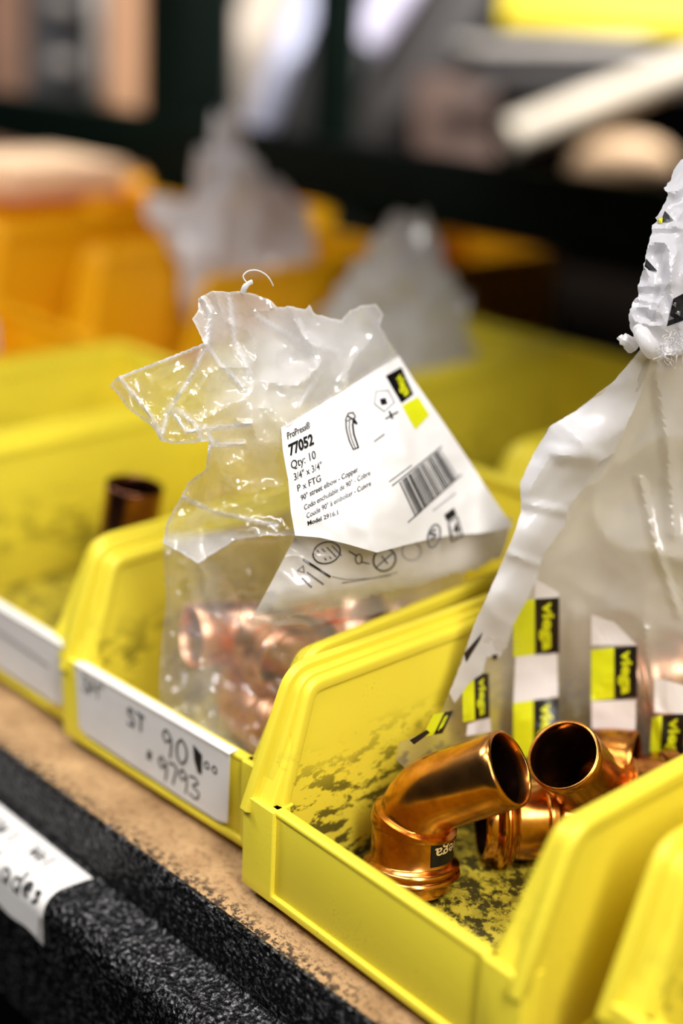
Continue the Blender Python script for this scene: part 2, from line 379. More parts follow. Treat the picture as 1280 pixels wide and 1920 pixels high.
# ------------------------------------------------------------------ handwriting
GL = {'3': [[(0, .9), (.5, 1), (.75, .78), (.3, .55), (.8, .35), (.6, 0), (0, .08)]], '/': [[(0, -.1), (.6, 1.1)]],
      '4': [[(.1, 1), (.05, .5), (.7, .5)], [(.65, 1), (.62, -.05)]], '"': [[(.1, 1.1), (.1, .8)], [(.4, 1.1), (.4, .8)]],
      'S': [[(.7, .9), (.2, 1), (.1, .65), (.65, .45), (.6, .05), (0, .05)]], 'T': [[(0, 1), (.85, .95)], [(.45, .97), (.4, 0)]],
      '9': [[(.65, .8), (.3, 1.02), (.05, .75), (.3, .5), (.65, .75), (.68, .4), (.6, -.05)]],
      '0': [[(.4, 1), (.08, .7), (.1, .2), (.45, 0), (.75, .35), (.7, .8), (.4, 1)]],
      '7': [[(0, .95), (.7, .95), (.35, 0)]], '#': [[(.1, .5), (.6, .5)], [(.05, .25), (.55, .25)], [(.2, .7), (.15, .05)], [(.45, .7), (.4, .05)]],
      'o': [[(.3, .5), (.05, .3), (.2, .05), (.5, .1), (.5, .4), (.3, .5)]],
      'L': [[(.1, 1), (.05, 0), (.6, .05)]], 'a': [[(.6, .5), (.2, .55), (.05, .2), (.4, .05), (.6, .5), (.65, 0)]],
      'd': [[(.6, .5), (.2, .55), (.05, .2), (.4, .05), (.6, .3), (.62, 1), (.65, 0)]], 'i': [[(.1, .5), (.12, 0)], [(.1, .8), (.1, .75)]],
      'e': [[(.05, .3), (.55, .35), (.4, .6), (.1, .45), (.1, .1), (.55, .05)]], 's': [[(.5, .5), (.1, .5), (.45, .2), (.05, .0)]],
      'W': [[(0, 1), (.2, 0), (.45, .7), (.65, 0), (.9, 1)]], 'H': [[(.1, 1), (.05, 0)], [(.65, 1), (.6, 0)], [(.05, .5), (.65, .5)]],
      'l': [[(.15, 1), (.1, 0)]], 'n': [[(.05, .5), (.05, 0)], [(.05, .35), (.35, .55), (.5, 0)]], ' ': []}
def scrawl(mb, text, P, X, Z, h, rad, adv=.95):
    """P baseline start; X, Z unit vectors of the writing plane"""
    X = V(X); Z = V(Z); x = 0.0; N = X.cross(Z)
    for ch in text:
        for stk in GL.get(ch, []):
            pts = [V(P) + X * (x + a * h * .8 + random.uniform(-.02, .02) * h) + Z * (b * h) for a, b in stk]
            if len(pts) > 2: pts = spline(pts, 3)
            k = MB(); k.tube(pts, rad, 6)
            for v in k.v:                                  # flattened strokes
                dd = (v - V(P)).dot(N); v -= N * dd * .75
            mb.add(k.v, k.f)
        x += h * adv * (.5 if ch in 'i/l" ' else .85)
# label on the left bin (part of that bin), wrapped over the lip
def sheet(fn, nx, nz, th=0.22):
    mb = MB(); vs = []
    for k in (0, 1):
        for j in range(nz + 1):
            for i in range(nx + 1): vs.append(V(fn(i / nx, j / nz, k * th)))
    n1 = (nx + 1) * (nz + 1); fs = []
    for j in range(nz):
        for i in range(nx):
            a = j * (nx + 1) + i; q = (a, a + 1, a + nx + 2, a + nx + 1); fs += [q, tuple(n1 + x for x in q[::-1])]
    for i in range(nx):
        fs += [(i + 1, i, n1 + i, n1 + i + 1)]; a = nz * (nx + 1) + i; fs += [(a, a + 1, n1 + a + 1, n1 + a)]
    for j in range(nz):
        a = j * (nx + 1); b = a + nx + 1; fs += [(a, b, n1 + b, n1 + a)]; a += nx; b += nx; fs += [(b, a, n1 + a, n1 + b)]
    return mb.add(vs, fs)
def lab_fn(x0, x1, top0, top1, bot0, bot1, yf, over=2.2):
    def fn(a, b, t):
        r = 1.6 if a < .02 or a > .98 else (.5 if a < .05 or a > .95 else 0)
        tt = top0 + (top1 - top0) * a; bb = bot0 + (bot1 - bot0) * a
        x = x0 + (x1 - x0) * a - (.8 * b if a > .5 else -2.0 * b)
        if b < .12: return (x, yf + over * (1 - b / .12) - t, tt - .15 + t - .05 * math.sin(a * 9))
        s_ = (b - .12) / .88; z = tt + (bb - tt) * s_
        if s_ > .9: z += r
        wob = .18 * math.sin(a * 17 + s_ * 5) * s_
        return (x, yf - .05 + wob * .5 - t - (.25 if s_ < .02 else 0), z)
    return fn
fn = lab_fn(8.5, 88.5, 34.35, 34.35, 9.0, 8.0, -.25, 3.4)
lab = sheet(fn, 30, 24).build('label_sticker', M_cardlabel, bin_left); lab['label'] = 'white sticker with black handwriting'
hw = MB(); X = (1, 0, 0); Z = (0, 0, 1); yy = -.62
scrawl(hw, '3/4"', (13, yy, 26.2), X, Z, 5.4, .34, .8)
scrawl(hw, 'ST', (38, yy, 23.5), X, Z, 6.0, .52)
scrawl(hw, '90', (56, yy, 20.8), X, Z, 8.6, .42)
hw.prism([(71.5, 30.0), (75.5, 28.2), (75.5, 21.5), (74, 21.2), (72.2, 25)], 1, yy - .15, yy + .1, 0)
scrawl(hw, 'oo', (76.6, yy, 24.2), X, Z, 5.4, .30, .8)
scrawl(hw, '#', (48, yy, 14.6), X, Z, 5.2, .42)
scrawl(hw, '9793', (54, yy, 11.2), X, Z, 7.4, .40, .82)
hw.build('handwriting', M_marker, lab)
fn = lab_fn(-2 + 4, 121, 34.4, 34.4, 9, 9, -.25, 3.4)
lab2 = sheet(fn, 30, 24).build('label_sticker', M_cardlabel, bin_wide); lab2['label'] = 'plain white label strip'
hw = MB(); hw.tube(spline([(30, -.6, 24), (60, -.6, 25), (90, -.6, 24), (112, -.6, 23)], 6), .35, 6); hw.build('pen_line', M_grey, lab2)

# label stuck round the shoulder of the front beam, text read from the aisle
def beam_surf(x, s_, t=0.0):
    pts = [(-12.6, -19.6)] + [(-24 - 6.5 * math.sin(a), -28 + 7.0 * math.cos(a)) for a in [i * math.pi / 2 / 8 for i in range(9)]] + [(-31, -75)]
    acc = 0; s_ = max(0, s_)
    for a, b in zip(pts, pts[1:]):
        a = V(a); b = V(b); L = (b - a).length
        if s_ <= acc + L or b.y < -70:
            q = a + (b - a) * ((s_ - acc) / L); n = V(((b - a).y, -(b - a).x)).normalized()
            q = q + n * (t + .15) * (1 if n.x < 0 or n.y > 0 else -1)
            return V((x, q.x, q.y))
        acc += L
mb = sheet(lambda a, b, t: beam_surf(-190 + 133 * a + (8 * (b ** .7) if a > .99 else 0) * -.9, 1.2 + 31 * b + (0.6 * math.sin(a * 40) * b), t), 40, 24)
bl = mb.build('label_sticker', M_cardlabel, rack, RO); bl['label'] = 'white sticker with smeared handwriting on the front beam'
hw = MB()
def scrawl_beam(text, x, s_, h, rad):
    k = MB(); scrawl(k, text, (0, 0, 0), (1, 0, 0), (0, 0, 1), h, rad)
    for v in k.v:
        q = beam_surf(x + v.x, s_ - v.z, .30 + max(0, -v.y) * .6); v.x, v.y, v.z = q
    hw.add(k.v, k.f)
scrawl_beam('HW l', -108, 10.5, 6, .5); scrawl_beam('Wel', -84, 9.0, 5.5, .45)
scrawl_beam('H0 L', -122, 21, 8, .55); scrawl_beam('Lad', -92, 21.5, 8, .6); scrawl_beam('ies', -76, 20, 7, .8)
hw.build('handwriting', M_marker, bl, RO)

# ------------------------------------------------------------------ copper elbows
def fillet_path(P0, K, P1, R, n=12):
    P0 = V(P0); K = V(K); P1 = V(P1); a = (P0 - K).normalized(); b = (P1 - K).normalized()
    ang = a.angle(b); t = min(R / math.tan(ang / 2), (P0 - K).length - 2, (P1 - K).length - 2); R = t * math.tan(ang / 2)
    A = K + a * t; B = K + b * t; c = K + (a + b).normalized() * (R / math.sin(ang / 2)); out = [P0]
    m_ = int(max(2, (A - P0).length // 3))
    out += [P0.lerp(A, i / m_) for i in range(1, m_)]
    va = (A - c); vb = (B - c); th = va.angle(vb)
    for i in range(n + 1):
        f = i / n; out.append(c + (va * math.sin((1 - f) * th) + vb * math.sin(f * th)) / math.sin(th))
    m_ = int(max(2, (P1 - B).length // 3)); out += [B.lerp(P1, i / m_) for i in range(1, m_ + 1)]
    return out
def sweep(mb, path, prof, n=40, inner=None):
    """closed tube wall: outer radius by arc length, inner radius = outer minus wall; ends rounded"""
    acc = [0]
    for a, b in zip(path, path[1:]): acc.append(acc[-1] + (b - a).length)
    L = acc[-1]
    def pos(s_):
        s_ = max(0, min(L, s_))
        for i in range(len(path) - 1):
            if s_ <= acc[i + 1] + 1e-6:
                f = (s_ - acc[i]) / max(1e-6, acc[i + 1] - acc[i]); return path[i].lerp(path[i + 1], f)
        return path[-1]
    st = sorted(set([round(x, 2) for x in prof[0]] + [round(a, 2) for a in acc] + [0, round(L, 2)]))
    st = [x for i, x in enumerate(st) if i == 0 or x - st[i - 1] > .12]
    nb = None
    K = [pos(x) for x in st]
    t = (K[1] - K[0]).normalized(); nv = t.orthogonal().normalized(); frames = []
    for i, x in enumerate(st):
        t = (pos(x + .6) - pos(x - .6)).normalized(); nv = (nv - t * nv.dot(t)).normalized(); frames.append((K[i], nv.copy(), t.cross(nv), t))
    rings = []
    for (c, a, b, t), x in zip(frames, st): rings.append((c, a, b, float(np.interp(x, prof[0], prof[1]))))
    wall = 1.15
    c, a, b, t = frames[-1]; rr = rings[-1][3]
    seq = list(rings) + [(c + t * .35, a, b, rr - .3), (c + t * .35, a, b, rr - wall + .25)]
    for (c, a, b, r), x in list(zip(rings, st))[::-1]: seq.append((c, a, b, r - wall))
    c, a, b, t = frames[0]; rr = rings[0][3]
    seq += [(c - t * .35, a, b, rr - wall + .25), (c - t * .35, a, b, rr - .3)]
    vs = []
    for c, a, b, r in seq:
        for k in range(n):
            th = 2 * math.pi * k / n; vs.append(c + (a * math.cos(th) + b * math.sin(th)) * r)
    m_ = len(seq); fs = [(i * n + k, i * n + (k + 1) % n, ((i + 1) % m_) * n + (k + 1) % n, ((i + 1) % m_) * n + k) for i in range(m_) for k in range(n)]
    mb.add(vs, fs)
PRO = [0, 1.2, 3.0, 3.4, 3.9, 4.7, 5.6, 6.1, 6.5, 7.0, 7.7, 8.3, 8.9, 9.4, 18.0, 18.4, 18.9, 21.2, 21.8, 22.4]
PRR = [11.5, 11.9, 11.9, 12.6, 13.7, 14.5, 14.3, 13.4, 13.4, 14.2, 14.1, 13.3, 12.4, 12.0, 12.0, 12.7, 12.9, 12.7, 11.6, 11.1]
def make_elbow(name, base, K, open_, R, label, mat, group=None, press=True, n=44):
    path = fillet_path(base, K, open_, R)
    t = empty(name, V(base), label, 'pipe fitting', group)
    mb = MB(); sweep(mb, path, (PRO, PRR) if press else ([0, 200], [11.1, 11.1]), n)
    o = mb.build('elbow_body', mat, t, base, True, 50); o.data.materials.append(M_boreshade)
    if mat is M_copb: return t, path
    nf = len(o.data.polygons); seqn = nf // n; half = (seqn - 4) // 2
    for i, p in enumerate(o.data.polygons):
        if half + 3 <= i // n < seqn - 2: p.material_index = 1      # bore with painted-in shade
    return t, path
GE = 'copper elbows lying loose in the sharp bin'
# elbow standing on its press end
n1 = V((.766, .309, .548)).normalized(); O1 = at(955, 1441, 389)
K1 = O1 - n1 * 33; ax1 = V((.17, -.15, -1)).normalized(); B1 = K1 + ax1 * 33
floor_z = 7.0
if B1.z < floor_z: B1 = K1 + ax1 * ((K1.z - floor_z) / -ax1.z)
e1, _ = make_elbow('copper_elbow', B1, K1, O1, 17, 'copper elbow standing on its ringed press end, its mouth facing up to the right', M_cop, GE)
# black maker's sticker on the socket
def wrap(c, a, b, t, r, th, z): return c + t * z + (a * math.cos(th) + b * math.sin(th)) * r
t1 = (K1 - B1).normalized(); a1 = (-CF - t1 * (-CF).dot(t1)).normalized(); b1 = t1.cross(a1)
mb = sheet(lambda p, q, k: wrap(B1, a1, b1, t1, 12.18 + k, math.radians(24 + 70 * p), 10.0 + 7.4 * q), 12, 4, .1)
st1 = mb.build('maker_sticker', M_ink, e1, B1); st1['label'] = 'black sticker with pale lettering'

# text helper
def text_tris(s, bold=0.0):
    cu = bpy.data.curves.new('t', 'FONT'); cu.body = s; cu.size = 1; cu.resolution_u = 3; cu.offset = bold; cu.fill_mode = 'FRONT' if hasattr(cu, 'fill_mode') else cu.fill_mode
    o = bpy.data.objects.new('t', cu); COL.objects.link(o); bpy.context.view_layer.update()
    dg = bpy.context.evaluated_depsgraph_get(); me = bpy.data.meshes.new_from_object(o.evaluated_get(dg))
    vs = [(v.co.x, v.co.y) for v in me.vertices]; fs = [tuple(p.vertices) for p in me.polygons]
    bpy.data.objects.remove(o); bpy.data.curves.remove(cu); bpy.data.meshes.remove(me)
    x0 = min(v[0] for v in vs); x1 = max(v[0] for v in vs)
    return [((x - x0) / (x1 - x0), y / .70) for x, y in vs], fs       # x in 0..1, cap height 1
vs, fs = text_tris('viega', .012)
mb = MB(); mb.add([wrap(B1, a1, b1, t1, 12.42, math.radians(29 + 60 * (1 - x)), 15.6 - 3.4 * y) for x, y in vs], fs)
mb.build('maker_name', flat('pale_gold_ink', srgb(206, 178, 120), .4), st1, B1)

n2 = V((.015, -.70, .713)).normalized(); O2 = at(1056, 1416, 405)
K2 = O2 - n2 * 33; B2 = K2 + V((.62, .78, .0)).normalized() * 28; B2.z = max(B2.z, 21)
e2, _ = make_elbow('copper_elbow', B2, K2, O2, 16, 'copper elbow leaning with its open mouth facing up to the left, touching the standing one', M_cop, GE)
O3 = at(1190, 1436, 436); K3 = O3 + (CR * -.92 + CU * .05 + CF * .35).normalized() * 26; B3 = K3 + V((.1, .6, -.55)).normalized() * 30
e3, _ = make_elbow('copper_elbow', B3, K3, O3, 15, 'copper elbow half hidden behind the right wall of the bin, mouth turned right', M_cop, GE)
def on_z(u, v, z):
    d = at(u, v, 1) - CP; return CP + d * ((z - CP.z) / d.z)
P4 = on_z(925, 1534, 19); Q4 = on_z(1035, 1520, 19); d4 = (Q4 - P4).normalized()
e4, _ = make_elbow('copper_elbow', P4 - d4 * 4, Q4 + V((8, 2, 0)), Q4 + V((18, 34, 4)), 14, 'copper elbow lying flat in shade between the standing and the leaning elbow', M_cop, GE)

def loose(base, K, O, label, group, mat, name='copper_elbow'):
    return make_elbow(name, base, K, O, 15, label, mat, group, True, 20)[0]
def scatter(cells, label, group, mat, seed):
    rnd = random.Random(seed)
    for (x, y, z) in cells:
        for _ in range(60):
            a = V((rnd.uniform(-1, 1), rnd.uniform(-1, 1), rnd.uniform(-.25, .25))).normalized(); b = a.cross(V((rnd.uniform(-.3, .3), rnd.uniform(-.3, .3), 1))).normalized()
            if rnd.random() < .5: b = -b
            K = V((x, y, z)); ends = (K + a * 27, K + b * 24)
            bx = cells_box
            if all(bx[0] + 14 < p.x < bx[1] - 14 and bx[2] + 14 < p.y < bx[3] - 14 for p in ends): break
        ends[0].z = max(ends[0].z, 21.5); ends[1].z = max(ends[1].z, 19.5); K.z = max(K.z, 20)
        loose(ends[0], K, ends[1], label, group, mat)
cells_box = (-98, -14, 16, 190)
scatter([(-46, 42, 22), (-34, 92, 24), (-64, 92, 22), (-40, 135, 24), (-62, 58, 46), (-38, 62, 48), (-50, 100, 48)], 'bright copper elbow seen blurred through the clear bag in the ST 90 bin', 'copper elbows inside the label bag', M_copb, 3)
cells_box = (10, 96, 112, 188)
scatter([(66, 156, 22), (42, 156, 24), (56, 152, 48)], 'bright copper elbow inside the milky tied bag in the sharp bin', 'copper elbows inside the tied bag', M_copb, 11)
# tarnished fitting standing up in the wide bin
Kd = V((-150, 66, 42)); loose(Kd + V((-8, 10, -31)), Kd, Kd + V((3, 3, 30)), 'dark tarnished copper fitting standing in the blurred bin with plain label strip', None, M_copd)

# ------------------------------------------------------------------ crumpled film surfaces
class Surf:
    """a crumpled sheet: smooth distance field through control points, plus folds and creases"""
    def __init__(s, ctrl, amp=((60, 1.0), (25, .4)), creases=(), seed=0.0):
        P = np.array(ctrl, float); s.P = P[:, :2] / 100; n = len(P); d = np.linalg.norm(s.P[:, None] - s.P[None], axis=2)
        A = np.zeros((n + 3, n + 3)); A[:n, :n] = s.k(d) + np.eye(n) * .02; A[:n, n] = 1; A[:n, n + 1:] = s.P; A[n, :n] = 1; A[n + 1:, :n] = s.P.T
        s.w = np.linalg.solve(A, np.concatenate([P[:, 2], [0, 0, 0]])); s.amp = amp; s.cr = creases; s.seed = seed
    @staticmethod
    def k(d): return d * d * np.log(d + 1e-9)
    def D(s, u, v):
        q = np.array([u, v]) / 100; d = np.linalg.norm(s.P - q, axis=1); n = len(s.P)
        z = float(s.w[:n] @ s.k(d) + s.w[n] + s.w[n + 1] * q[0] + s.w[n + 2] * q[1])
        for lam, a in s.amp:
            nn = noise.noise(V((u / lam, v / lam, s.seed + lam))); z += a * (2 * abs(nn) * 2 - .6)
        for pts, h, wd in s.cr:
            best = 1e9
            for a, b in zip(pts, pts[1:]):
                ax, ay = a; bx, by = b; L2 = (bx - ax) ** 2 + (by - ay) ** 2; t = max(0, min(1, ((u - ax) * (bx - ax) + (v - ay) * (by - ay)) / L2))
                best = min(best, math.hypot(u - ax - t * (bx - ax), v - ay - t * (by - ay)))
            z -= h * max(0.0, 1 - best / wd)
        return z
    def pt(s, u, v, off=0.0): return at(u, v, s.D(u, v) - off)
def inside(u, v, poly):
    c = False; n = len(poly)
    for i in range(n):
        x0, y0 = poly[i]; x1, y1 = poly[(i + 1) % n]
        if (y0 > v) != (y1 > v) and u < (x1 - x0) * (v - y0) / (y1 - y0) + x0: c = not c
    return c
def densify(poly, step, jag=0.0, rnd=random):
    out = []
    n = len(poly)
    for i in range(n):
        a = V(poly[i]); b = V(poly[(i + 1) % n]); m_ = max(1, int((b - a).length / step)); nn = V((-(b - a).y, (b - a).x)).normalized()
        for k in range(m_):
            p = a.lerp(b, k / m_)
            if k: p += nn * rnd.uniform(-jag, jag)
            out.append((p.x, p.y))
    return out
def pillow(surf, poly, step=8, thick=0.3, jag=0.0, puff=40, keep=None):
    """closed double skin bounded by poly; the back skin bellies away by thick (mm)"""
    rnd = random.Random(len(poly)); B = densify(poly, step, jag, rnd); nb = len(B)
    us = [p[0] for p in B]; vs_ = [p[1] for p in B]; pts = list(B)
    Ba = np.array(B)
    v = min(vs_); row = 0; dist = [0.0] * nb
    while v < max(vs_):
        u = min(us) + (step / 2 if row % 2 else 0)
        while u < max(us):
            x = u + rnd.uniform(-.2, .2) * step; y = v + rnd.uniform(-.2, .2) * step
            if inside(x, y, B):
                dd = float(np.min(np.hypot(Ba[:, 0] - x, Ba[:, 1] - y)))
                if dd > step * .55: pts.append((x, y)); dist.append(dd)
            u += step
        v += step * .87; row += 1
    r = delaunay_2d_cdt([V(p) for p in pts], [], [list(range(nb))], 1, 1e-4)
    co, fc = r[0], r[2]; n = len(co)
    orig = [o[0] if o else 0 for o in r[3]]
    front = []; back = []
    for i, c in enumerate(co):
        d = surf.D(c.x, c.y); dd = dist[orig[i]]
        f = min(1, dd / puff) ** .5
        front.append(at(c.x, c.y, d - .06)); 
        extra = thick * f * (.8 + .5 * noise.noise(V((c.x / 45, c.y / 45, 9.1)))) + .06
        back.append(at(c.x, c.y, d + extra))
    mb = MB(); fs = [tuple(f) for f in fc] + [tuple(n + k for k in f[::-1]) for f in fc]
    # stitch border
    cnt = {}
    for f in fc:
        for a, b in zip(f, list(f[1:]) + [f[0]]): cnt[(a, b)] = 1
    for (a, b) in list(cnt):
        if (b, a) not in cnt: fs.append((b, a, n + a, n + b))
    if keep:                                               # stay inside the bin that holds it
        x0, x1, y0, y1, top, kk = keep
        for p in front + back:
            if p.z < top: p.x = max(x0 + kk * p.y, min(x1 + kk * p.y, p.x)); p.y = max(y0, min(y1, p.y)); p.z = max(8.5, p.z)
    mb.add(front + back, fs); mb.uv = [(c.x, c.y) for c in co] * 2
    return mb
def set_haze(o, mb, fn):
    at_ = o.data.attributes.new('haze', 'FLOAT', 'POINT'); at_.data.foreach_set('value', [float(fn(u, v)) for u, v in mb.uv])
def print_text(mb, surf, s, p0, p1, h, up=(-.16, -1.0), off=.35, bold=0.0):
    vs, fs = text_tris(s, bold); p0 = V(p0); p1 = V(p1); up = V(up) * h
    mb.add([surf.pt(*(p0 + (p1 - p0) * x + up * y), off) for x, y in vs], fs)
def print_quad(mb, surf, q, n=6, off=.3):
    q = [V(p) for p in q]; vs = []
    for j in range(n + 1):
        for i in range(n + 1):
            a = q[0].lerp(q[1], i / n); b = q[3].lerp(q[2], i / n); p = a.lerp(b, j / n); vs.append(surf.pt(p.x, p.y, off))
    mb.add(vs, [(j * (n + 1) + i, j * (n + 1) + i + 1, (j + 1) * (n + 1) + i + 1, (j + 1) * (n + 1) + i) for j in range(n) for i in range(n)])
def print_line(mb, surf, pts, wd, off=.4, closed=False):
    pts = [V(p) for p in pts]
    if closed: pts = pts + [pts[0]]
    for a, b in zip(pts, pts[1:]):
        t = (b - a)
        if t.length < 1e-6: continue
        t.normalize(); nn = V((-t.y, t.x)) * wd / 2; print_quad(mb, surf, [a - nn - t * wd * .3, b - nn + t * wd * .3, b + nn + t * wd * .3, a + nn - t * wd * .3], 1 if (b - a).length < 25 else 4, off)
def illegible(mb, surf, p0, p1, h, seed=1):
    """a line of print too small and soft to read: short dashes"""
    rn = random.Random(seed); p0 = V(p0); p1 = V(p1); L = (p1 - p0).length; t = (p1 - p0) / L; x = 0
    while x < L - 2:
        w_ = rn.uniform(1.2, 4); print_line(mb, surf, [p0 + t * x, p0 + t * min(L, x + w_)], h, .4); x += w_ + rn.uniform(1.2, 2.4)
def c5(x, y): return (500 + .3594 * x, 660 + .3594 * y)

# ================================================================== bag with the printed label
bagA = empty('plastic_bag', (-50, 60, 8), 'torn clear plastic bag with printed white 77052 label slumped in the ST 90 bin', 'plastic bag')
AO = V((-50, 60, 8))
cr = [([(388, 648), (395, 585), (380, 560)], 1.6, 9), ([(388, 645), (350, 720), (318, 765), (303, 815)], 2.6, 14), ([(388, 645), (410, 680), (455, 725)], 2.0, 10),
      ([(385, 640), (300, 678), (225, 705)], 1.5, 10), ([(222, 705), (290, 790), (305, 825)], 1.8, 10), ([(318, 765), (350, 810), (420, 800), (470, 795)], 2.0, 12),
      ([(385, 800), (400, 835), (455, 832)], 1.8, 9), ([(400, 830), (370, 880), (330, 925), (310, 985)], 2.6, 16), ([(330, 925), (400, 960), (520, 985)], 1.6, 16),
      ([(330, 765), (370, 800), (385, 850)], 1.8, 10), ([(430, 560), (440, 640), (470, 700)], 1.2, 12), ([(480, 590), (560, 640), (640, 660)], 1.4, 16), ([(560, 600), (600, 700), (560, 760)], 1.2, 16)]
topS = Surf([(380, 560, 398), (450, 555, 402), (580, 590, 412), (700, 590, 428), (720, 640, 434), (385, 645, 396), (300, 680, 404), (212, 722, 410), (300, 820, 402), (390, 830, 400), (460, 700, 406),
             (560, 700, 412), (650, 680, 424), (740, 670, 440), (530, 800, 402), (400, 900, 408), (320, 980, 418), (540, 960, 406), (450, 850, 407), (560, 1000, 406), (430, 1000, 416), (450, 620, 408), (330, 740, 397)],
            amp=((85, 2.4), (40, .5)), creases=cr, seed=3.3)
outline_top = [(371, 560), (398, 545), (430, 548), (455, 546), (480, 552), (505, 562), (520, 576), (545, 574), (572, 580), (580, 571), (590, 588), (620, 597), (640, 600), (655, 582), (680, 572), (705, 570), (718, 588),
               (712, 612), (728, 640), (748, 668), (640, 732), (560, 785), (528, 805), (545, 900), (560, 1004), (500, 1004), (440, 1012), (372, 1056), (345, 1040), (305, 1018), (312, 980), (335, 940), (352, 905), (385, 880), (392, 828),
               (330, 833), (300, 826), (285, 800), (240, 765), (222, 740), (206, 722), (222, 706), (300, 676), (382, 643), (372, 620), (360, 598), (372, 580)]
mb = pillow(topS, outline_top, 5.5, 16, 1.2, 60)
o = mb.build('clear_film', M_film, bagA, AO, True, 28); o['label'] = 'clear crumpled upper film of the bag'
def poly_dist(u, v, pts):
    best = 1e9
    for (ax, ay), (bx, by) in zip(pts, pts[1:]):
        L2 = (bx - ax) ** 2 + (by - ay) ** 2 + 1e-9; t = max(0, min(1, ((u - ax) * (bx - ax) + (v - ay) * (by - ay)) / L2))
        best = min(best, math.hypot(u - ax - t * (bx - ax), v - ay - t * (by - ay)))
    return best
def hz(u, v):
    a = .055
    a += .62 * math.exp(-((u - 600) ** 2 / 22000 + (v - 650) ** 2 / 9000))
    a += .35 * max(0, 1 - abs(math.hypot(u - 400, v - 590) - 10) / 50)
    a += .32 * math.exp(-((u - 490) ** 2 / 9000 + (v - 770) ** 2 / 12000))
    if v > 990: a += .38 * min(1, (v - 990) / 20)
    dc = min(poly_dist(u, v, c[0]) for c in cr)
    a += .55 * max(0, 1 - dc / 5) + .35 * max(0, 1 - poly_dist(u, v, outline_top + outline_top[:1]) / 4)
    return min(.85, a)
set_haze(o, mb, hz)
# printed panel
panS = Surf([(527, 800, 401), (640, 732, 418), (745, 668, 440), (545, 905, 400), (552, 1004, 402), (640, 850, 410), (740, 800, 424), (850, 800, 444), (700, 1034, 409), (705, 960, 409), (800, 950, 428), (900, 900, 448), (958, 985, 452), (860, 1010, 440)],
            amp=((120, .5), (45, .2)), creases=[([(735, 770), (760, 850)], .8, 22), ([(705, 1034), (640, 860), (600, 790)], .9, 40)], seed=5.1)
outline_pan = [(527, 802), (560, 783), (640, 734), (700, 696), (748, 668), (775, 712), (830, 790), (880, 865), (925, 935), (962, 988), (900, 1000), (850, 1003), (800, 1012), (760, 1022), (706, 1036), (650, 1020), (600, 1008), (553, 1004), (545, 960), (540, 900), (530, 845)]
mb = pillow(panS, outline_pan, 8, 1.6, .0, 60)
pan = mb.build('printed_label', M_paper, bagA, AO, True, 30); pan['label'] = 'white printed panel with black text, barcode and yellow block'
ink = MB(); gry = MB(); lim = MB()
T = lambda s, a, b, h, bold=0.0, tgt=ink, up=(-.16, -1.0): print_text(tgt, panS, s, c5(*a), c5(*b), h * .3594, up, .35, bold)
T('ProPress\u00ae', (110, 455), (228, 395), 34, .012)
T('77052', (120, 540), (247, 478), 54, .04)
T('Qty: 10', (130, 612), (258, 553), 42, .005)
T('3/4" x 3/4"', (145, 670), (290, 606), 36, .004)
T('P x FTG', (163, 728), (284, 673), 34, .004)
T('90\u00b0 street elbow - Copper', (180, 775), (478, 622), 27, .014)
T('Codo enchufable de 90\u00b0 - Cobre', (197, 825), (541, 640), 26, .008)
T('Coude 90\u00b0 \u00e0 embo\u00eeter - Cuivre', (210, 868), (545, 695), 26, .008)
T('Model 2916.1', (215, 905), (373, 846), 22, .02)
illegible(gry, panS, c5(640, 676), c5(760, 588), 2.2, 1)
illegible(gry, panS, c5(868, 828), c5(985, 736), 1.8, 2)
# drawing of an elbow fitting
for pts, wd in (([(412, 350), (425, 320), (450, 315), (462, 335), (455, 350)], 2.2), ([(412, 350), (415, 400), (430, 460), (452, 508)], 2.2), ([(455, 350), (448, 380), (455, 430), (478, 498)], 3.2), ([(452, 508), (478, 498)], 2.2),
                ([(418, 360), (462, 340)], 1.6), ([(425, 335), (465, 360)], 2.6), ([(450, 360), (470, 372)], 4.0)):
    print_line(ink, panS, [c5(*p) for p in pts], wd)
print_line(gry, panS, [c5(*p) for p in ((432, 350), (430, 400), (442, 450), (462, 500))], 2.0)
illegible(gry, panS, c5(562, 466), c5(612, 428), 2.6, 3)
# diamond pictogram
print_line(gry, panS, [c5(*p) for p in ((570, 205), (632, 200), (665, 262), (612, 310), (562, 270))], 1.6, closed=True)
print_quad(ink, panS, [c5(*p) for p in ((588, 245), (620, 238), (630, 270), (598, 278))], 2)
print_line(ink, panS, [c5(620, 348), c5(682, 312)], 3.0); print_line(ink, panS, [c5(640, 310), c5(655, 345)], 4.0)
# maker block
print_quad(ink, panS, [c5(*p) for p in ((620, 124), (702, 78), (765, 220), (702, 268))], 6, .3)
print_text(lim, panS, 'viega', c5(672, 128), c5(722, 232), 15, (.86, -.46), .5, .03)
print_quad(lim, panS, [c5(*p) for p in ((705, 280), (790, 233), (848, 328), (775, 405))], 6, .3)
# barcode
A0, A1 = V(c5(690, 680)), V(c5(905, 505)); Bq0, Bq1 = V(c5(775, 862)), V(c5(998, 652))
print_line(ink, panS, [c5(655, 697), c5(912, 492)], 2.0); print_line(ink, panS, [c5(738, 888), c5(1015, 640)], 2.0)
x = 0; rb = random.Random(5)
while x < 1:
    wd = rb.choice([.012, .02, .03, .042]); 
    mbk = ink if rb.random() < .6 else gry
    e = min(1, x + wd); mid = V((-3, 0))
    a, b_, c_, d_ = A0.lerp(A1, x), A0.lerp(A1, e), Bq0.lerp(Bq1, e), Bq0.lerp(Bq1, x)
    print_quad(mbk, panS, [a, b_, c_, d_], 4); x = e + rb.choice([.01, .016, .024])
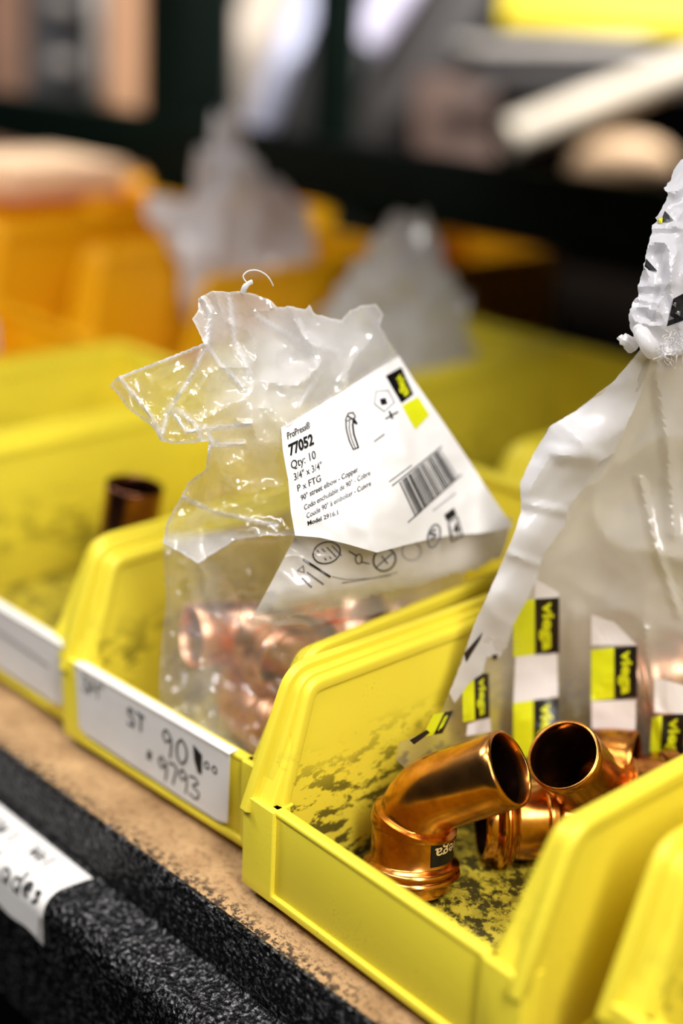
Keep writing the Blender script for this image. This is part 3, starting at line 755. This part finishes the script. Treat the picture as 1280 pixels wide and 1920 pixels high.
# certification marks at lower right
def ring(c, rx, ry, wd, tgt, surf, rot=0):
    pts = []
    for i in range(20):
        a = i * math.pi / 10; x, y = rx * math.cos(a), ry * math.sin(a); pts.append((c[0] + x * math.cos(rot) - y * math.sin(rot), c[1] + x * math.sin(rot) + y * math.cos(rot)))
    print_line(tgt, surf, pts, wd, closed=True)
ring(c5(872, 960), 11, 22, 3.2, gry, panS, .25); print_text(gry, panS, 'S', c5(852, 985), c5(888, 965), 17, (-.1, -1), .4, .04)
print_quad(ink, panS, [c5(*p) for p in ((925, 850), (975, 812), (990, 850), (942, 885))], 3); print_line(ink, panS, [c5(*p) for p in ((948, 890), (995, 860), (1022, 960), (962, 990))], 2.2, closed=True)
print_text(ink, panS, '14', c5(958, 968), c5(1008, 940), 20, (-.2, -1), .4, .03)
ink.build('black_print', M_ink, pan, AO, False); gry.build('grey_print', M_grey, pan, AO, False); lim.build('yellow_print', M_lime, pan, AO, False)

# folded lower panel with pictograms, turning translucent towards the bottom
lowS = Surf([(560, 1010, 412), (700, 1040, 420), (800, 1000, 438), (955, 960, 462), (472, 1163, 414), (560, 1176, 420), (700, 1152, 440), (820, 1130, 458), (920, 1100, 470), (620, 1080, 412), (760, 1060, 430), (600, 1250, 440), (880, 1060, 454)],
            amp=((90, .8), (35, .35)), creases=[([(470, 1160), (560, 1120), (900, 1060)], .8, 26)], seed=1.7)
outline_low = [(556, 1000), (700, 1020), (960, 970), (952, 1008), (935, 1060), (915, 1118), (880, 1135), (820, 1150), (740, 1158), (660, 1168), (590, 1178), (520, 1172), (470, 1162), (488, 1130), (520, 1070)]
mb = pillow(lowS, outline_low, 7, 6, .3, 50, (-93, -15.5, 17, 188, 76, -.028))
low = mb.build('folded_panel', M_bodyfilm, bagA, AO, True, 30); low['label'] = 'folded translucent lower panel with small safety pictograms'
set_haze(low, mb, lambda u, v: .97 - .68 * min(1, max(0, (v - (1135 - .18 * (u - 470))) / 22)))
ink = MB(); gry = MB()
ring(c5(312, 1047), 26, 20, 2.4, ink, lowS, -.3)
for k in range(4): print_line(ink, lowS, [c5(262 + 26 * k, 1035 - 8 * k), c5(310 + 26 * k, 1085 - 8 * k)], 2.0)
ring(c5(480, 1080), 6, 9, 2, ink, lowS); print_line(ink, lowS, [c5(430, 1040), c5(470, 1065)], 2.6); print_line(ink, lowS, [c5(492, 1095), c5(535, 1105)], 2.2)
ring(c5(614, 1084), 22, 20, 3, ink, lowS, -.9); print_line(ink, lowS, [c5(575, 1120), c5(655, 1050)], 2.2); print_line(ink, lowS, [c5(600, 1065), c5(630, 1105)], 2.2)
ring(c5(755, 1040), 18, 17, 1.4, gry, lowS)
illegible(ink, lowS, c5(192, 1082), c5(330, 1172), 4.0, 4)
illegible(gry, lowS, c5(212, 1150), c5(300, 1215), 3.0, 5)
illegible(gry, lowS, c5(185, 1180), c5(240, 1232), 3.0, 6)
print_line(gry, lowS, [c5(*p) for p in ((160, 1140), (190, 1115), (196, 1150))], 1.6, closed=True)
print_line(gry, lowS, [c5(*p) for p in ((340, 1172), (420, 1188), (560, 1180), (680, 1150))], 1.2)
illegible(gry, lowS, c5(395, 1205), c5(650, 1165), 1.8, 7)
ink.build('black_print', M_ink, low, AO, False); gry.build('grey_print', M_grey, low, AO, False)

# clear lower sleeve hanging down in the bin over the fittings
slS = Surf([(305, 1015, 432), (440, 1008, 430), (560, 1010, 424), (320, 1150, 448), (310, 1300, 458), (350, 1400, 456), (460, 1430, 452), (500, 1330, 450), (440, 1200, 448), (560, 1200, 442), (600, 1230, 446), (700, 1190, 456), (880, 1130, 470)],
           amp=((90, 1.6), (40, .4)), creases=[([(345, 1060), (375, 1200), (385, 1330)], 2.2, 16), ([(372, 1060), (400, 1140), (440, 1200)], 1.6, 10), ([(392, 1150), (470, 1190), (545, 1260)], 2.0, 12), ([(450, 1290), (500, 1330)], 1.6, 10),
                                               ([(318, 1040), (322, 1200), (300, 1380)], 1.6, 14)], seed=8.8)
outline_sl = [(305, 1016), (372, 1050), (440, 1010), (558, 1004), (520, 1075), (486, 1140), (560, 1176), (700, 1160), (890, 1125), (870, 1150), (720, 1200), (600, 1262), (545, 1300), (520, 1360), (480, 1432), (400, 1432), (340, 1408), (298, 1372), (300, 1250), (312, 1120)]
mb = pillow(slS, outline_sl, 7, 14, .4, 60, (-93, -15.5, 17, 188, 76, -.028))
o = mb.build('lower_sleeve', M_film, bagA, AO, True, 28); set_haze(o, mb, lambda u, v: .10 + .12 * math.exp(-((u - 385) / 28) ** 2) * (v > 1050)); o['label'] = 'clear lower sleeve draped over the copper elbows'
# torn thread of film on top
mb = MB(); mb.tube(spline([at(455, 552, 401), at(457, 540, 400), at(466, 532, 400), at(460, 527, 400), at(456, 517, 400), at(466, 508, 400), at(482, 507, 400), at(497, 514, 400), at(506, 524, 400), at(512, 536, 401)], 5), .22, 6)
mb.tube(spline([at(455, 548, 401), at(459, 538, 400), at(468, 530, 400), at(474, 528, 400)], 4), [.9] * 6 + [.7] * 6 + [.25], 7)
mb.build('torn_shred', M_whitefilm, bagA, AO)

# ================================================================== tied bag on the right
bagB = empty('plastic_bag', (70, 120, 8), 'milky plastic bag tied in a white knot, printed with yellow and black maker strips', 'plastic bag')
BO = V((70, 120, 8))
ctrlB = [(1212, 648, 401), (1150, 730, 406), (1030, 800, 412), (976, 905, 418), (978, 960, 420), (930, 1080, 424), (890, 1170, 423), (850, 1270, 424), (800, 1370, 414), (750, 1425, 405), (900, 1480, 436), (1000, 1380, 452), (1000, 1200, 446),
         (1100, 1100, 440), (1100, 1300, 450), (1230, 1420, 444), (1280, 1300, 436), (1280, 1000, 422), (1290, 650, 404), (1180, 900, 424), (1400, 1300, 430), (1440, 1000, 420), (1100, 1480, 450), (1400, 700, 412)]
bodyS = Surf(ctrlB, amp=((170, 1.6), (70, .25)), creases=[([(1218, 660), (1185, 760), (1150, 860), (1060, 960), (1000, 1060), (940, 1220)], 2.0, 22), ([(1225, 665), (1250, 820), (1262, 1000)], 1.8, 18), ([(1200, 900), (1225, 1010), (1270, 1150)], 1.5, 12),
                                                                    ([(865, 1190), (900, 1330), (880, 1420)], 1.4, 16), ([(1080, 1150), (1060, 1300), (1100, 1420)], 1.4, 20), ([(1210, 1180), (1215, 1300), (1250, 1400)], 1.6, 14)], seed=12.2)
outB = [(1208, 646), (1150, 715), (1080, 770), (1030, 800), (1000, 850), (975, 905), (978, 960), (960, 1010), (930, 1080), (890, 1170), (860, 1250), (830, 1330), (790, 1375), (748, 1392), (742, 1425), (800, 1475), (900, 1510), (1010, 1510), (1230, 1500), (1400, 1480), (1450, 1300), (1450, 1000), (1400, 760), (1300, 650), (1240, 640)]
mb = pillow(bodyS, outB, 8, 34, .6, 120, (14.2, 92, 12, 178, 77, .031))
o = mb.build('bag_body', M_bodyfilm, bagB, BO, True, 28); o['label'] = 'milky translucent body of the bag'
set_haze(o, mb, lambda u, v: max(.10, min(.74, .74 - .60 * (v - 1090 - .10 * (u - 900)) / 220)))
class Over:
    def __init__(s, b, d): s.b = b; s.d = d
    def D(s, u, v): return s.b.D(u, v) - s.d
    def pt(s, u, v, off=0): return at(u, v, s.D(u, v) - off)
fl = [(1208, 650), (1150, 715), (1080, 770), (1032, 798), (1000, 850), (975, 905), (977, 960), (960, 1010), (930, 1080), (888, 1172), (866, 1240), (842, 1300), (852, 1318), (880, 1280), (905, 1262), (912, 1232), (935, 1232), (950, 1212), (962, 1170), (985, 1130), (1008, 1080), (1018, 1040), (1058, 985), (1066, 950), (1090, 920), (1122, 868), (1150, 850), (1175, 795), (1200, 740), (1222, 665)]
flapS = Surf([(p[0], p[1], bodyS.D(*p) - 1.5) for p in fl[::2]] + [(940, 1110, 419.5), (1020, 900, 414), (1100, 830, 408), (1050, 860, 410), (990, 1000, 418)], amp=((120, .9), (50, .18)),
             creases=[([(985, 945), (1060, 960)], 1.4, 14), ([(990, 925), (1030, 850), (1120, 862)], 1.6, 22), ([(1060, 800), (1110, 850)], 1.2, 20), ([(960, 1040), (1010, 1060)], 1.2, 12)], seed=4.4)
mb = pillow(flapS, fl, 6, .5, .8, 30, (14, 92, 12, 178, 77, .031))
flap = mb.build('white_strip', M_whitefilm, bagB, BO, True, 26); flap['label'] = 'opaque white torn strip down the left edge of the bag'
ink = MB(); print_quad(ink, flapS, [(922, 1228), (934, 1226), (930, 1238), (924, 1236)], 1, .4); print_quad(ink, flapS, [(870, 1225), (905, 1185), (900, 1200), (874, 1242)], 2, .4)
ink.build('black_print', M_ink, flap, BO, False)
# printed maker strips
ink = MB(); lim = MB(); wht = MB()
def cell(x0, x1, y0, y1, slant=0, split=.5, txt='viega'):
    xm = x0 + (x1 - x0) * split; f = lambda y: slant * (y - y0)
    print_quad(lim, bodyS, [(x0 + f(y0), y0 + 8), (xm + f(y0), y0 + 3), (xm + f(y1), y1), (x0 + f(y1), y1 + 4)], 6, .5)
    print_quad(ink, bodyS, [(xm + f(y0), y0 + 3), (x1 + f(y0), y0), (x1 + f(y1), y1 - 3), (xm + f(y1), y1)], 6, .5)
    xb = xm + (x1 - xm) * .34
    if txt: print_text(lim, bodyS, txt, (xb + f(y0 + 8), y0 + 9), (xb + f(y1 - 6), y1 - 8), (x1 - xm) * .46, (1.0, -.03), .8, .035)
def white(q): print_quad(wht, bodyS, q, 6, .45)
cell(962, 1048, 1120, 1228, .0, .47); white([(966, 1232), (1044, 1222), (1046, 1306), (962, 1318)]); cell(962, 1046, 1310, 1418, 0, .45)
white([(1002, 1084), (1048, 1112), (1046, 1120), (1002, 1124)])
cell(1108, 1194, 1211, 1310, 0, .5); white([(1108, 1152), (1150, 1166), (1194, 1210), (1108, 1210)]); white([(1108, 1315), (1192, 1312), (1190, 1420), (1110, 1420)])
white([(1226, 1270), (1300, 1290), (1300, 1340), (1226, 1336)]); cell(1222, 1285, 1338, 1440, -.05, .3); white([(1226, 1442), (1300, 1446), (1300, 1500), (1222, 1500)])
cell(866, 916, 1262, 1350, .02, .45); white([(876, 1358), (918, 1345), (920, 1372), (874, 1380)])
cell(812, 850, 1332, 1378, -.45, .55, 'a'); 
print_quad(ink, bodyS, [(768, 1388), (800, 1368), (806, 1374), (776, 1396)], 2, .5)
wht.build('white_print', flat('white_ink', srgb(226, 220, 218), .4), bagB, BO, False)
ink.build('black_print', M_ink, bagB, BO, False)
lim.build('yellow_print', M_lime, bagB, BO, False)
# twisted neck above the knot
neckS = Surf([(1185, 620, 401), (1200, 540, 400), (1230, 430, 399), (1262, 340, 400), (1290, 300, 402), (1300, 640, 400), (1250, 600, 396), (1270, 480, 394), (1340, 450, 398), (1240, 520, 396)], amp=((60, 2.2), (30, .22)),
             creases=[([(1195, 560), (1232, 568)], 1.6, 9), ([(1222, 430), (1270, 425)], 1.5, 10), ([(1270, 470), (1252, 530), (1225, 590)], 2.4, 12), ([(1205, 540), (1260, 530)], 1.0, 12)], seed=2.9)
neck = [(1192, 640), (1180, 610), (1178, 590), (1186, 566), (1196, 556), (1195, 540), (1200, 520), (1206, 500), (1214, 460), (1222, 436), (1222, 422), (1232, 414), (1228, 408), (1240, 392), (1246, 380), (1252, 366), (1244, 352), (1256, 340), (1262, 320), (1276, 300), (1300, 285), (1350, 300), (1370, 420), (1360, 560), (1320, 650), (1270, 668), (1225, 664)]
mb = pillow(neckS, neck, 5, 12, 1.5, 60)
o = mb.build('twisted_neck', film('neck_film', (.80, .80, .84, 1), haze=.88, gloss=.8, rough=.22), bagB, BO, True, 24); o['label'] = 'crumpled twisted neck of the bag above the knot'
ink = MB(); print_quad(ink, neckS, [(1211, 484), (1212, 486), (1232, 508), (1207, 506)], 2, .5); print_quad(ink, neckS, [(1246, 395), (1262, 412), (1250, 416), (1238, 416)], 2, .5)
print_quad(ink, neckS, [(1262, 560), (1300, 540), (1310, 590), (1250, 612)], 5, .5); ink.build('black_print', M_ink, o, BO, False)
lim = MB(); print_quad(lim, neckS, [(1233, 410), (1242, 408), (1241, 418), (1235, 419)], 1, .6); lim.build('yellow_print', M_lime, o, BO, False)
# knot and frayed threads
mb = MB(); mb.tube(spline([at(1196, 618, 397), at(1204, 628, 394), at(1214, 644, 393), at(1224, 658, 396), at(1232, 668, 400)], 5), [1.8] * 4 + [2.4] * 6 + [2.6] * 6 + [1.8] * 5, 12)
mb.tube(spline([at(1188, 652, 402), at(1176, 640, 401), at(1164, 634, 401), at(1160, 630, 401)], 4), [2.2] * 4 + [1.8] * 4 + [1.0] * 4 + [.2], 8)
k_ = mb.build('knot', M_whitefilm, bagB, BO)
rnd = random.Random(21); mb = MB()
for i in range(46):
    p = V((1228 + rnd.uniform(-4, 60), 655 + rnd.uniform(-18, 8))); a = rnd.uniform(-.6, 1.2); pts = []
    for k in range(7):
        pts.append(at(p.x, p.y, 392 + rnd.uniform(-1.5, 2.5))); a += rnd.uniform(-.8, .8); p += V((math.cos(a), math.sin(a))) * rnd.uniform(4, 9)
    mb.tube(spline(pts, 3), rnd.uniform(.05, .13), 4)
mb.build('frayed_threads', M_whitefilm, bagB, BO)

# ================================================================== blurred bags and parts farther back
def crumple(name, label, cat, c, size, seed, mat, hole=None, n=4, amp=.28, lean=0.0):
    bm = bmesh.new(); bmesh.ops.create_icosphere(bm, subdivisions=n, radius=1)
    for v in bm.verts:
        q = v.co.copy(); k = 1 + amp * (abs(noise.noise(q * 1.6 + V((seed, 0, 0)))) * 2.4 - .5) + amp * .6 * (abs(noise.noise(q * 4 + V((seed, 5, 0)))) * 2 - .4)
        tz = (q.z + 1) / 2; wd = 1.0 - .25 * tz
        v.co = V((q.x * k * wd * size[0] + lean * tz, q.y * k * wd * size[1], q.z * k * size[2]))
    zmin = min(v.co.z for v in bm.verts)
    for v in bm.verts:
        if v.co.z - zmin + c[2] < 120: v.co.x = max(-37, min(37, v.co.x)); v.co.y = max(-68, min(68, v.co.y))
    bm.verts.index_update(); mb = MB(); mb.add([v.co + V(c) - V((0, 0, zmin)) for v in bm.verts], [[v.index for v in f.verts] for f in bm.faces]); bm.free()
    return tag(mb.build(name, mat, None, c, True, 25), label, cat)
M_far = film('far_film', (.86, .86, .88, 1), haze=.78, gloss=1.2, rough=.15)
crumple('plastic_bag', 'tall crumpled whitish bag standing in a second-row orange bin before the green post', 'plastic bag', (-367, 318, 11), (44, 38, 66), 1.0, M_far, amp=.42, lean=-34)
crumple('plastic_bag', 'low crumpled whitish bag right of the tall one, in a second-row orange bin', 'plastic bag', (-255, 322, 8), (46, 36, 50), 4.0, M_far, amp=.42, lean=6)
crumple('plastic_bag', 'large pale bag at the left edge of the photo standing in an orange bin', 'plastic bag', (-402, 105, 8), (38, 46, 84), 7.0, M_far)

# ================================================================== things in the rear aisle, far out of focus
def bar(name, label, cat, p, q, wd, mat, th=None, rnd=False, extra=0.0):
    """long thing between two points; wd in mm"""
    P = at(*p); Q = at(*q); d = (Q - P).normalized(); Q = Q + d * extra
    mb = MB()
    if rnd: mb.tube([P, P.lerp(Q, .5), Q], wd / 2, 24)
    else: mb.obox(P, Q, CR, wd, th or wd * .5, 2)
    return tag(mb.build(name, mat, None, P, True), label, cat)
C = lambda n, r, g, b, ro=.6: flat(n, srgb(r, g, b), ro, bumpsc=20, bumpst=.1, var=.12)
D0 = 1600
bar('wooden_post', 'brown wooden upright at the far upper left corner', 'post', (22, 420, D0), (18, -80, D0), 49, C('brown_wood', 128, 88, 60))
bar('cardboard_tube', 'tan upright cardboard tube left of the green post', 'tube', (228, 420, D0 - 60), (230, -80, D0 - 60), 44, C('tan_card', 176, 130, 92), rnd=True)
bar('white_pipe', 'white upright pipe beside the black upright cabinet', 'pipe', (186, 420, D0 + 90), (190, -80, D0 + 90), 44, C('white_pipe_paint', 225, 215, 205), rnd=True)
bar('black_cabinet', 'black upright cabinet at the far upper left', 'cabinet', (112, 460, D0 - 20), (112, -80, D0 - 20), 66, C('black_steel', 14, 12, 12))
for v, nm in ((18, 'upper grey bottle cap on the black cabinet'), (128, 'lower grey bottle cap on the black cabinet')):
    P = at(112, v, D0 - 60); mb = MB(); mb.tube([P, P + V((0, 0, 8)), P + V((0, 0, 14))], [17, 17, 12], 16); tag(mb.build('metal_cap', C('dull_grey', 130, 122, 118), None, P), nm, 'cap')
bar('black_locker', 'black locker filling the gap right of the green post', 'locker', (385, 460, D0 - 60), (385, -80, D0 - 60), 68, C('black_locker_paint', 7, 7, 8))
bar('bluish_tube', 'pale bluish plastic tube leaning left behind the green beam', 'tube', (455, 330, D0 + 110), (590, -40, D0 + 110), 39, C('bluish_white', 214, 218, 245), rnd=True)
bar('beige_sheet', 'beige sheet leaning behind the bluish tube', 'panel', (420, 330, D0 + 220), (560, -60, D0 + 220), 103, C('beige_panel_paint', 205, 190, 172))
bar('grey_box', 'dark grey leaning box right of the bluish tube', 'box', (560, 310, D0 + 60), (645, 75, D0 + 60), 81, C('dark_grey_plastic', 26, 25, 24))
bar('lavender_tube', 'pale lavender tube end at the top behind the grey box', 'tube', (672, 85, D0 + 120), (790, -90, D0 + 120), 52, C('lavender_white', 222, 216, 240), rnd=True)
bar('dark_plank', 'dark brown plank leaning diagonally at the top centre', 'plank', (650, 360, D0 + 200), (880, -40, D0 + 200), 81, C('dark_brown_wood', 28, 18, 13))
bar('brown_carton', 'brown carton behind the green beam', 'carton', (850, 400, D0 + 130), (850, 150, D0 + 130), 98, C('dark_brown_card', 84, 58, 44))  # carton in its own even dark brown
bar('beige_tube', 'pale cream tube lying diagonally at the upper right', 'tube', (955, 256, D0 - 100), (1330, 110, D0 - 60), 37, C('cream_tube', 222, 210, 190), rnd=True)
bar('yellow_carton', 'yellow carton on the far shelf at the top right', 'carton', (940, 8, D0 + 100), (1400, 34, D0 + 100), 56, C('yellow_card', 240, 215, 40)).rotation_euler
bar('white_carton', 'white carton under the yellow one at the top right', 'carton', (870, 85, D0 + 90), (1220, 85, D0 + 90), 37, C('white_card', 222, 214, 206))
bar('grey_plank', 'dark grey plank under the white carton', 'plank', (880, 140, D0 + 60), (1400, 160, D0 + 60), 27, C('grey_plank_paint', 40, 34, 32))
P = at(1165, 320, D0 - 60); bm = bmesh.new(); bmesh.ops.create_uvsphere(bm, u_segments=24, v_segments=16, radius=1)
bm.verts.index_update(); mb = MB(); mb.add([P + CR * v.co.x * 60 + V((0, 0, 1)) * v.co.z * 36 + CF * v.co.y * 50 for v in bm.verts], [[v.index for v in f.verts] for f in bm.faces]); bm.free()
tag(mb.build('beige_sack', C('beige_cloth', 226, 190, 150), None, P), 'round beige sack glowing above the right end of the green beam', 'sack')
# goods standing on the orange bins at far left
mb = MB(); mb.box(-690, -590, 290, 385, 107.2, 130, 2); tag(mb.build('cream_carton', C('cream_card', 236, 200, 162), None, (-640, 340, 107.2)), 'flat cream carton lying across the tops of the orange bins at left', 'carton')
